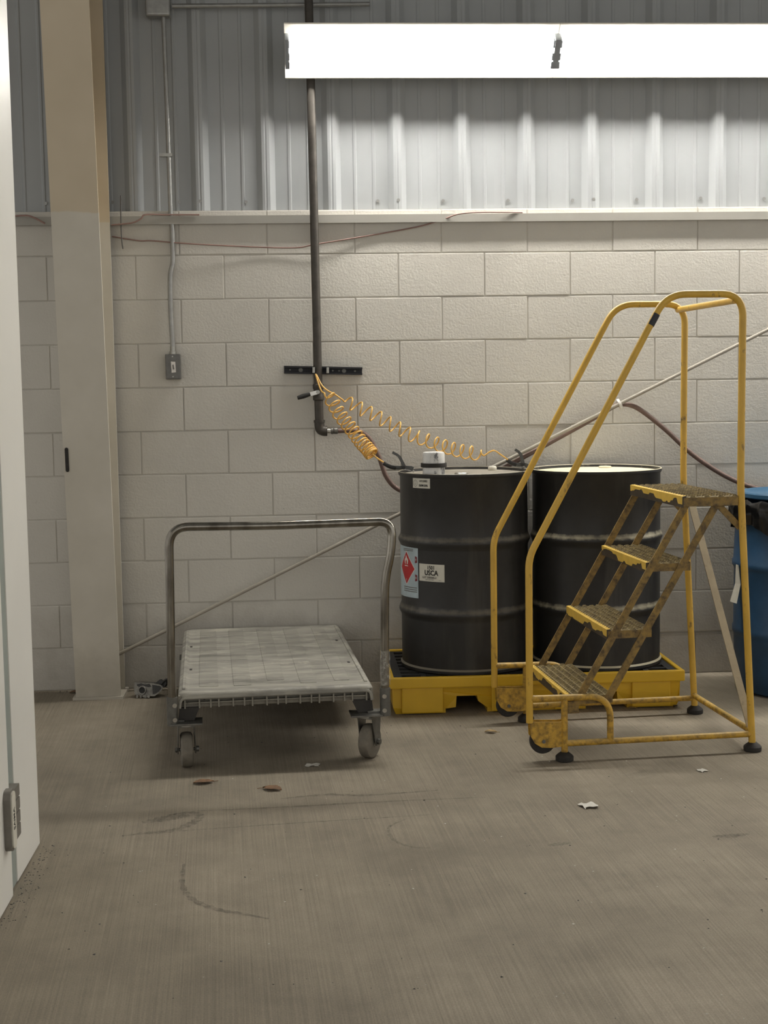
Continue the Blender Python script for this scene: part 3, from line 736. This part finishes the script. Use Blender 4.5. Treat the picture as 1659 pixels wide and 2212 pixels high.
# ------------------------------------------------------------------ blue drum with bin liner at the right edge
bd = thing('plastic_barrel', 'blue plastic barrel with a black bin liner at the right edge', 'barrel', (2.80, -.39, 0))
MB().lathe([(.25, 0), (.272, .012), (.281, .04), (.284, .25), (.286, .262), (.291, .270), (.291, .292), (.286, .30), (.285, .56), (.288, .568), (.294, .576), (.294, .596), (.288, .604), (.284, .70), (.276, .82), (.272, .86), (.262, .86), (.262, .5), (.26, .02)], (0, 0, 0), 72, caps=False).build('body', 'bluedrum', bd, True)
mb = MB(); vs = []; n = 96; rows = [(.258, .80), (.268, .868), (.284, .878), (.298, .866), (.304, .82), (.303, .77), (.302, .715)]
for k, (r, z) in enumerate(rows):
    for j in range(n):
        a = 2*math.pi*j/n
        w = .006*math.sin(23*a+k*.6)+.005*math.sin(41*a-k)+.004*math.sin(7*a)
        low = 0
        if k >= 4: low = (k-3)/3*(.045*math.sin(2*a+1.4)-.02*math.cos(a) + .01*math.sin(9*a))
        vs.append(((r+w*(k > 1))*math.cos(a), (r+w*(k > 1))*math.sin(a), z+low+(.006*math.sin(17*a) if 0 < k < 4 else 0)))
mb.add(vs, [(k*n+j, k*n+(j+1) % n, (k+1)*n+(j+1) % n, (k+1)*n+j) for k in range(len(rows)-1) for j in range(n)])
mb.build('bin_liner', 'bagblack', bd, True)
MB().lathe([(.02, .008), (.24, .008), (.262, .003), (.285, .0), (.289, .004), (.289, .020), (.282, .026), (.262, .026), (.25, .018), (.02, .018)], (0, 0, 0), 64, caps=False).build('lid', 'bluelid', bd, True)
bpy.data.objects[[o.name for o in bd.children if o.name.startswith('lid')][0]].location = (.035, .03, .884)
MB().add([cyl2 for cyl2 in [Vector((-.296, -.02, .585)), Vector((-.294, -.05, .585)), Vector((-.304, -.035, .50)), Vector((-.290, -.07, .50)), Vector((-.332, -.05, .42)), Vector((-.312, -.085, .415))]], [(0, 1, 3, 2), (2, 3, 5, 4)]).build('loose_strap', 'labelwhite', bd)

# ------------------------------------------------------------------ platform cart
cart = thing('platform_cart', 'grey plastic platform cart with a chrome push handle and four casters', 'cart', (.434, -1.399, 0), math.radians(4.0))
ZT = .290; HW = .365; LN = 1.362
# deck shell: rounded top border, side walls
def deck_ring(inset, z, r=.03, n=5):
    out = []
    for cx_, cy_, a0 in ((HW-inset-r, LN-inset-r, 0), (-HW+inset+r, LN-inset-r, 90), (-HW+inset+r, inset+r, 180), (HW-inset-r, inset+r, 270)):
        for k in range(n+1):
            a = math.radians(a0+90*k/n); out.append(Vector((cx_+r*math.cos(a), cy_+r*math.sin(a), z)))
    return out
rings = [deck_ring(.0, ZT-.019), deck_ring(.0, ZT-.013), deck_ring(.004, ZT-.005), deck_ring(.014, ZT), deck_ring(.030, ZT), deck_ring(.034, ZT-.003)]
mb = MB(); n = len(rings[0]); vs = [p for rg in rings for p in rg]
fs = [(k*n+j, k*n+(j+1) % n, (k+1)*n+(j+1) % n, (k+1)*n+j) for k in range(len(rings)-1) for j in range(n)]
fs.append(tuple((len(rings)-1)*n+j for j in range(n)))
mb.add(vs, fs); deck = mb.build('deck', 'deck', cart, True)
for a, b, v0 in ((-.287, -.215, .105), (-.157, -.090, .10), (-.027, .038, .17), (.097, .160, .10), (.229, .288, .12)):
    vs_ = rrect(a, b, v0, 1.30, .006, 3)
    MB().prism(vs_, lambda x, y: Vector((x, y, ZT-.004)), lambda x, y: Vector((x, y, ZT-.0014))).build('grip_strip', 'deckstrip', deck)
for x in (-.345, .345):
    MB().box(x-.006, x+.006, .06, 1.30, ZT-.002, ZT+.004).build('side_rib', 'deck', deck, bevel=.0025)
for x, y in ((-.325, .93), (-.322, .44), (.318, .95), (.320, .458)):
    MB().box(x-.005, x+.005, y-.014, y+.014, ZT-.005, ZT-.0022).build('bolt_slot', 'rubber', deck)
# side walls with cut corners and the ribbed front
SB = .228
for sx in (-1, 1):
    MB().prism([(.004, ZT-.012), (.004, SB+.012), (.02, SB), (LN-.09, SB), (LN-.004, ZT-.03), (LN-.004, ZT-.012)], lambda y, z: Vector((sx*HW, y, z)), lambda y, z: Vector((sx*(HW-.010), y, z))).build('side_skirt', 'skirt', cart)
for y0, y1 in ((.034, .040), (LN-.04, LN-.033)):
    MB().box(-HW+.01, HW-.01, y0, y1, SB, ZT-.018).build('end_web', 'skirt', cart)
MB().box(-HW+.02, HW-.02, .014, .036, SB+.018, SB+.022).build('shelf_web', 'skirt', cart)
nr = 17
for k in range(nr):
    x = -.335 + .67*k/(nr-1) + (.006 if k % 3 else -.006)
    MB().box(x-.0028, x+.0028, .010, .036, SB+random.uniform(-.001, .002), ZT-.018).build('rib', 'skirt', cart)
# lip moulding under the front edge
MB().tube(fillet([(-HW+.004, .004, SB+.004), (-HW+.010, .004, ZT-.021), (HW-.010, .004, ZT-.021), (HW-.004, .004, SB+.004)], .06, 8), .006, 8).build('front_bead', 'deck', cart, True)
MB().box(-HW+.03, HW-.03, .1, LN-.08, SB, SB+.012).build('underside', 'castblk', cart)
# push handle: bent chrome tube in two sleeves
hp = fillet([(-.387, -.004, .18), (-.386, -.004, .47), (-.380, -.004, .912), (.0, -.004, .906), (.446, -.004, .910), (.443, -.004, .80), (.416, -.004, .69), (.411, -.004, .44), (.409, -.004, .18)], .075, 10)
MB().tube(hp, .0160, 18).build('push_handle', 'chrome', cart, True)
for sx, xc in ((-1, -.388), (1, .410)):
    s_ = MB().tube([(xc, -.004, .172), (xc, -.004, .278)], .0205, 16).build('handle_sleeve', 'zincdull', cart, True); s_['label'] = 'dull steel sleeve'
    for z in (.196, .250):
        bm_ = MB().lathe([(.0085, -.0055), (.0085, -.003), (.0045, 0.)], (xc-sx*.010 if sx < 0 else xc-.006, -.024, z), 12, 'y'); bm_.build('bolt', 'silver', s_, True)
    MB().box(min(xc, sx*.345), max(xc, sx*.345), .006, .05, .180, .186).build('sleeve_bracket', 'zincdull', cart)
wrp = MB(); vs = []
for k in range(9):
    z = .285+.135*k/8
    for j in range(14):
        a = math.pi*(1.0+1.15*j/13); r = .0166+.002*random.random()+(.004 if j > 11 else 0)
        vs.append((.410+r*math.cos(a), -.004+r*math.sin(a), z+.006*random.random()))
wrp.add(vs, [(k*14+j, k*14+j+1, (k+1)*14+j+1, (k+1)*14+j) for k in range(8) for j in range(13)]).build('plastic_wrap', 'film', cart, True)
def caster(x, y, swivel, full=True):
    c = MB().box(-.060, .060, -.040, .060, .172, .179)
    cst = c.build('caster', 'zincdull', cart, bevel=.001); cst.location = (x, y, 0)
    mt_ = MB(); sxn = 1 if x < 0 else -1
    mt_.prism([(-.030, .180), (.030, .180), (.052, SB+.001), (-.024, SB+.001)], lambda u, z: Vector((u*sxn, .010, z)), lambda u, z: Vector((u*sxn, .055, z)))
    mt_.build('mount_block', 'castblk', cst)
    R = Matrix.Rotation(swivel, 4, 'Z'); tr = .028
    W = lambda p: R @ Vector(p) + R @ Vector((0, tr, 0)) - Vector((0, 0, 0))
    fk = MB()
    for s in (-1, 1):
        pl = [(-.040, .166), (.036, .166), (.020, .075), (.012, .052), (-.012, .052), (-.020, .075)]
        fk.prism(pl, lambda v, z: W((s*(.0275+.003*(z < .1)), v, z)), lambda v, z: W((s*(.0315+.003*(z < .1)), v, z)))
    vs_ = [W(p) for p in ((-.0315, -.045, .160), (.0315, -.045, .160), (.0315, .04, .160), (-.0315, .04, .160), (-.0315, -.045, .168), (.0315, -.045, .168), (.0315, .04, .168), (-.0315, .04, .168))]
    fk.add(vs_, [(0, 3, 2, 1), (4, 5, 6, 7), (0, 1, 5, 4), (1, 2, 6, 5), (2, 3, 7, 6), (3, 0, 4, 7)])
    fk.build('fork', 'zincdull', cst)
    MB().lathe([(.026, .164), (.026, .1725)], R @ Vector((0, 0, 0)), 18).build('swivel_race', 'zinc', cst, True)
    wh = MB().lathe([(.046, -.0225), (.056, -.0225), (.0635, -.018), (.066, -.008), (.066, .008), (.0635, .018), (.056, .0225), (.046, .0225)], (0, 0, 0), 32, 'x')
    wh.lathe([(.046, -.0225), (.044, -.010), (.018, -.008)], (0, 0, 0), 32, 'x', False); wh.lathe([(.046, .0225), (.044, .010), (.018, .008)], (0, 0, 0), 32, 'x', False)
    wh.v = [tuple(W((v[0], v[1], v[2]+.066))) for v in wh.v]; wh.build('wheel', 'tyre', cst, True)
    hb = MB().lathe([(.019, -.024), (.019, .024)], (0, 0, 0), 16, 'x'); hb.v = [tuple(W((v[0], v[1], v[2]+.066))) for v in hb.v]; hb.build('hub', 'zinc', cst, True)
    ax = MB().lathe([(.006, -.044), (.006, .044)], (0, 0, 0), 10, 'x'); ax.lathe([(.011, .036), (.011, .046), (.007, .046)], (0, 0, 0), 12, 'x'); ax.lathe([(.011, -.042), (.011, -.036)], (0, 0, 0), 6, 'x')
    ax.v = [tuple(W((v[0], v[1], v[2]+.066))) for v in ax.v]; ax.build('axle_bolt', 'zincdull', cst, True)
    return cst
caster(-.338, .012, math.radians(4))
caster(.338, .014, math.radians(-32))
caster(-.325, LN-.10, 0); caster(.325, LN-.10, 0)

# ------------------------------------------------------------------ rolling step ladder
lad = thing('step_ladder', 'yellow rolling safety ladder with four serrated steps and tube handrails', 'ladder', (1.508, -1.466, 0), math.radians(4.2))
WD = .615
def V3(u, w, z): return Vector((u, w, z))
rail = [(-.131, .152), (-.131, .775), (.368, 1.690), (.398, 1.735), (.655, 1.735), (.692, 1.690), (.687, 1.02), (.742, .03)]
def rail_pts(w):
    P_ = [V3(u, w, z) for u, z in rail]
    a = fillet([P_[0], P_[1], P_[2]], .045, 6)[:-1]
    b = fillet([P_[1].lerp(P_[2], .9), V3(.395, w, 1.736), V3(.690, w, 1.736), V3(.688, w, 1.40)], .085, 10)
    c = fillet([V3(.688, w, 1.40), P_[6], P_[7]], .05, 4)[1:]
    return a + b + c
for w in (0, WD):
    rl = MB().tube(rail_pts(w), .0133, 14).build('handrail', 'yellow', lad, True)
    if w == 0:
        t_ = MB().tube([V3(.333, w, 1.623), V3(.356, w, 1.664)], .0142, 14).build('tape_wrap', 'tape', rl, True); t_['label'] = 'band of black tape'
    MB().tube([V3(.0, w, .066), V3(.738, w, .066)], .0118, 12).build('base_rail', 'yellow_worn', lad, True)
    MB().tube(fillet([V3(-.128, w, .243), V3(.180, w, .238), V3(.181, w, .066)], .085, 10), .0125, 12).build('hoop', 'yellow_worn', lad, True)
    MB().tube([V3(.003, w, .24), V3(.003, w, .03)], .0125, 12).build('foot_post', 'yellow_worn', lad, True)
    for u in (.003, .744):
        MB().lathe([(.030, 0), (.034, .003), (.034, .018), (.028, .024), (.015, .034)], V3(u, w, 0), 20).build('rubber_foot', 'rubber', lad, True)
    s_ = 1 if w == 0 else -1
    pl = [(-.130, .155), (-.02, .150), (.004, .152), (.004, .056), (-.045, .052), (-.085, .055), (-.112, .072), (-.127, .10)]
    for o_, nm in ((-.004, 'caster_plate'), (.032, 'caster_plate')):
        MB().prism(pl, lambda u, z: V3(u, w+s_*o_, z), lambda u, z: V3(u, w+s_*(o_+.004), z)).build(nm, 'yellow_worn', lad)
    ww = MB().lathe([(.010, -.012), (.046, -.012), (.0495, -.008), (.0495, .008), (.046, .012), (.010, .012)], V3(-.078, w+s_*.0165, .078), 28, 'y').build('wheel', 'rubber', lad, True)
    MB().lathe([(.007, -.024), (.007, .024)], V3(-.078, w+s_*.0165, .078), 10, 'y').build('axle_bolt', 'zincdull', ww)
    wi = w + s_*.016
    MB().bar(V3(.488, wi, .970), V3(.042, wi, .196), .027, .006, (0, 1, 0)).build('stringer', 'stringer', lad)
    MB().bar(V3(.604, wi, .962), V3(.160, wi, .200), .027, .006, (0, 1, 0)).build('stringer', 'stringer', lad)
    MB().bar(V3(.598, wi, .958), V3(.690, wi-s_*.004, .862), .024, .006, (0, 1, 0)).build('gusset', 'stringer', lad)
    MB().box(.006, .062, wi-.004, wi+.004, .176, .222).build('step_bracket', 'stringer', lad)
MB().tube([V3(.660, .0, 1.712), V3(.660, WD, 1.712)], .0125, 12).build('cross_tube', 'yellow', lad, True)
MB().tube([V3(.738, .0, .078), V3(.738, WD, .078)], .0125, 12).build('rear_base_rail', 'yellow_worn', lad, True)
MB().bar(V3(.705, WD-.02, .945), V3(.744, .02, .085), .030, .005, (0, 1, .0)).build('diagonal_brace', 'brace', lad)
def step(u0, u1, z, w0, w1, th):
    t = MB().box(u0, u1, w0, w1, z-.006, z-.002)
    # serrated teeth in rows across the tread
    nrow = max(5, int((u1-u0)/.026)); nt_ = 46
    for r in range(nrow):
        uc = u0+.012+(u1-u0-.024)*r/(nrow-1)
        for k in range(nt_):
            wc = w0+.006+(w1-w0-.012)*k/(nt_-1); s = .0048; dz = .0075 if (k+r) % 2 else .0045
            t.add([(uc-.011, wc-s, z-.002), (uc+.011, wc-s, z-.002), (uc+.011, wc+s, z-.002), (uc-.011, wc+s, z-.002), (uc-.006, wc, z-.002+dz), (uc+.006, wc, z-.002+dz)],
                  [(0, 1, 5, 4), (2, 3, 4, 5), (0, 4, 3), (1, 2, 5)])
    tr = t.build('step_tread', 'tread', lad)
    no = MB().prism([(u0-.004, z+.002), (u0+.010, z+.004), (u0+.010, z-.004), (u0+.0, z-.006), (u0+.0, z-th), (u0-.004, z-th)], lambda u, zz: V3(u, w0-.002, zz), lambda u, zz: V3(u, w1+.002, zz)).build('nosing', 'nosing', lad); no['label'] = 'dark front lip with peeling yellow paint'
    rg = MB(); vs = []; K = 40; dp = .006
    for k in range(K+1):
        w_ = w0+(w1-w0)*k/K
        if random.random() < .45: dp = min(th-.004, max(.004, dp+random.uniform(-.012, .012)))
        d_ = dp if k > 3 else th*.7
        vs += [(u0+.011, w_, z+.0046), (u0-.0046, w_, z+.0026), (u0-.0046, w_, z-d_)]
    rg.add(vs, [(3*k+a, 3*k+3+a, 3*k+4+a, 3*k+1+a) for k in range(K) for a in (0, 1)]); rg.build('paint_edge', 'paintedge', no)
    MB().box(u0, u1, w0-.002, w0+.003, z-th+.004, z-.003).build('side_angle', 'stringer', tr)
    MB().box(u0, u1, w1-.003, w1+.002, z-th+.004, z-.003).build('side_angle', 'stringer', tr)
    MB().box(u1-.004, u1, w0, w1, z-th+.006, z+.001).build('rear_lip', 'stringer', tr)
step(.022, .196, .241, .022, .593, .036)
step(.178, .348, .486, .022, .593, .036)
step(.330, .500, .735, .022, .593, .036)
step(.462, .676, .984, -.004, .619, .040)

# ------------------------------------------------------------------ small things on the floor
hf = thing('headlamp_fragment', 'broken silver and black headlamp piece lying at the foot of the wall', 'car part', (-.185, -.2, 0), math.radians(-8))
OUT = [(-.062, .070), (-.02, .068), (.02, .066), (.062, .058), (.072, .048), (.066, .034), (.036, .010), (.016, .010), (.006, .004), (-.016, .004), (-.026, .012), (-.038, .014), (-.058, .018), (-.062, .036)]
lean = lambda x, y, z: Vector((x, y+z*.35, z))
MB().prism(OUT, lambda x, z: lean(x, -.02, z), lambda x, z: lean(x, -.008, z)).build('reflector_plate', 'debris', hf)
MB().prism([(x*.92+.006, z*.9+.006) for x, z in OUT], lambda x, z: lean(x, -.008, z), lambda x, z: lean(x*.8, .05, z*.8+.004)).build('housing', 'debrisdark', hf)
tb = MB(); vs = []
for i in range(20):
    a = 2*math.pi*i/20
    for j in range(6):
        b_ = 2*math.pi*j/6; r = .017+.004*math.cos(b_); vs.append(lean(-.024+r*math.cos(a), -.022+.004*math.sin(b_), .036+r*math.sin(a)))
tb.add(vs, [(i*6+j, ((i+1) % 20)*6+j, ((i+1) % 20)*6+(j+1) % 6, i*6+(j+1) % 6) for i in range(20) for j in range(6)]).build('bulb_ring', 'debris', hf, True)
MB().prism([(-.024+.0145*math.cos(2*math.pi*i/18), .036+.0145*math.sin(2*math.pi*i/18)) for i in range(18)], lambda x, z: lean(x, -.0215, z), lambda x, z: lean(x, -.0195, z)).build('bulb_hole', 'ink', hf)
MB().prism([(.022, .060), (.058, .055), (.066, .046), (.040, .022), (.028, .020)], lambda x, z: lean(x, -.024, z), lambda x, z: lean(x, -.0202, z)).build('lens_piece', 'debrisdark', hf)
for k, x in enumerate((-.045, -.028, -.006, .010)):
    MB().prism([(x-.005, .016), (x+.005, .016), (x+.003, .003), (x-.003, .003)], lambda x_, z: lean(x_, -.024, z), lambda x_, z: lean(x_, -.0195, z)).build('tab', 'debris', hf)
MB().prism([(-.05, .062), (-.03, .066), (-.012, .060), (.008, .064), (.018, .052), (.004, .050), (-.012, .054), (-.034, .050), (-.048, .054)], lambda x, z: lean(x, -.0225, z), lambda x, z: lean(x, -.0198, z)).build('broken_edge', 'debrisdark', hf)
MB().prism([(.03, .062), (.05, .078), (.062, .070), (.078, .080), (.082, .060), (.074, .044), (.060, .052)], lambda x, z: lean(x, .002, z), lambda x, z: lean(x*1.05, .03, z*.95)).build('bracket_piece', 'debrisdark', hf)
MB().tube(curve([(.06, .01, .06), (.08, .03, .078), (.10, .03, .072), (.108, .02, .04), (.095, .0, .012)], 6), .005, 8).build('seal_cord', 'debrisdark', hf, True)

def leaf(x, y, rz, L, mat, label):
    mb = MB(); vs = []; n = 9
    for i in range(n):
        t = i/(n-1); w = L*.30*math.sin(math.pi*min(1, t*1.02))**.8*(1+.15*math.sin(i*2.3)); zc = .003+.004*math.sin(math.pi*t)*(1+.3*math.sin(i))
        vs += [(L*(t-.5), -w, zc+.004), (L*(t-.5), 0, zc-.001), (L*(t-.5), w, zc+.003)]
    fs = []
    for i in range(n-1):
        for k in range(2): fs.append((i*3+k, i*3+k+1, i*3+k+4, i*3+k+3))
    mb.add(vs, fs); k = len(mb.v); mb.tube([(L*.48, 0, .004), (L*.62, .006, .003), (L*.72, .01, .002)], .0012, 5)
    o = mb.build('dry_leaf', mat, None, True); o.location = (x, y, 0); o.rotation_euler = (0, 0, rz)
    mod = o.modifiers.new('thickness', 'SOLIDIFY'); mod.thickness = .0008
    return tag(o, label, 'leaf', 'dry leaves on the floor')
leaf(.170, -1.611, .2, .075, 'leaf', 'curled brown leaf below the left caster of the cart')
leaf(.418, -1.719, 2.7, .075, 'leaf', 'curled brown leaf in front of the middle of the cart')
leaf(1.293, -1.025, -.2, .05, 'leaftan', 'small brown leaf between the cart and the ladder')
leaf(1.956, -.697, .1, .04, 'leaftan', 'pale leaf in front of the pallet under the ladder')
leaf(2.151, -.687, .9, .035, 'debrisdark', 'small dark leaf under the far base rail of the ladder')
leaf(-.53, -.06, .3, .07, 'leaf', 'reddish leaf at the wall left of the column')
leaf(2.235, -.55, .8, .03, 'debrisdark', 'tiny dark leaf at the right end of the pallet')
def scrap(x, y, rz, a, b, h, label):
    mb = MB(); n = 6; vs = []
    for i in range(n):
        for j in range(4):
            vs.append((a*(i/(n-1)-.5)*(1+.2*random.uniform(-1, 1)), b*(j/3-.5)*(1+.3*random.uniform(-1, 1)), .002+h*random.random()))
    mb.add(vs, [(i*4+j, (i+1)*4+j, (i+1)*4+j+1, i*4+j+1) for i in range(n-1) for j in range(3)])
    o = mb.build('paper_scrap', 'paper', None); o.location = (x, y, 0); o.rotation_euler = (0, 0, rz)
    mod = o.modifiers.new('thickness', 'SOLIDIFY'); mod.thickness = .0006
    return tag(o, label, 'paper scrap', 'paper scraps on the floor')
scrap(1.484, -2.028, .15, .055, .05, .008, 'crumpled white paper scrap on the floor in front of the ladder')
scrap(.563, -1.427, -.1, .05, .035, .004, 'flat pale scrap lying in the shadow under the cart')
scrap(1.98, -1.66, .4, .03, .03, .003, 'tiny white scrap on the floor near the front of the ladder')

# grit: bits too small to count
rnd = random.Random(3)
def grit(name, mat, n, rng, s0, s1, label):
    mb = MB()
    for _ in range(n):
        x, y = rng(rnd); s = rnd.uniform(s0, s1); a = rnd.uniform(0, 3)
        pts = [(x+s*math.cos(a+k*2.1)*rnd.uniform(.5, 1.3), y+s*math.sin(a+k*2.1)*rnd.uniform(.5, 1.3), .0003) for k in range(3)]
        c = (x, y, s*.5); mb.add(pts+[c], [(0, 1, 3), (1, 2, 3), (2, 0, 3), (0, 2, 1)])
    o = mb.build(name, mat); o['kind'] = 'stuff'; return tag(o, label, 'grit')
grit('white_grit', 'paper', 70, lambda r: (r.uniform(-.15, 2.2), r.uniform(-3.7, -1.3)), .0015, .0045, 'tiny white specks scattered over the concrete floor')
grit('dark_grit', 'debrisdark', 140, lambda r: (r.uniform(-.2, 2.4), r.uniform(-3.7, -.5)), .0015, .005, 'tiny dark specks scattered over the concrete floor')
def along(r):
    if r.random() < .5: y = r.uniform(-2.9, -2.2); return (-.285+abs(r.gauss(0, .03)), y)
    return (r.uniform(-.75, .1), -.012-abs(r.gauss(0, .03)))
grit('swept_dirt', 'debrisdark', 260, along, .0012, .0045, 'brown dirt swept along the booth side and the wall foot')
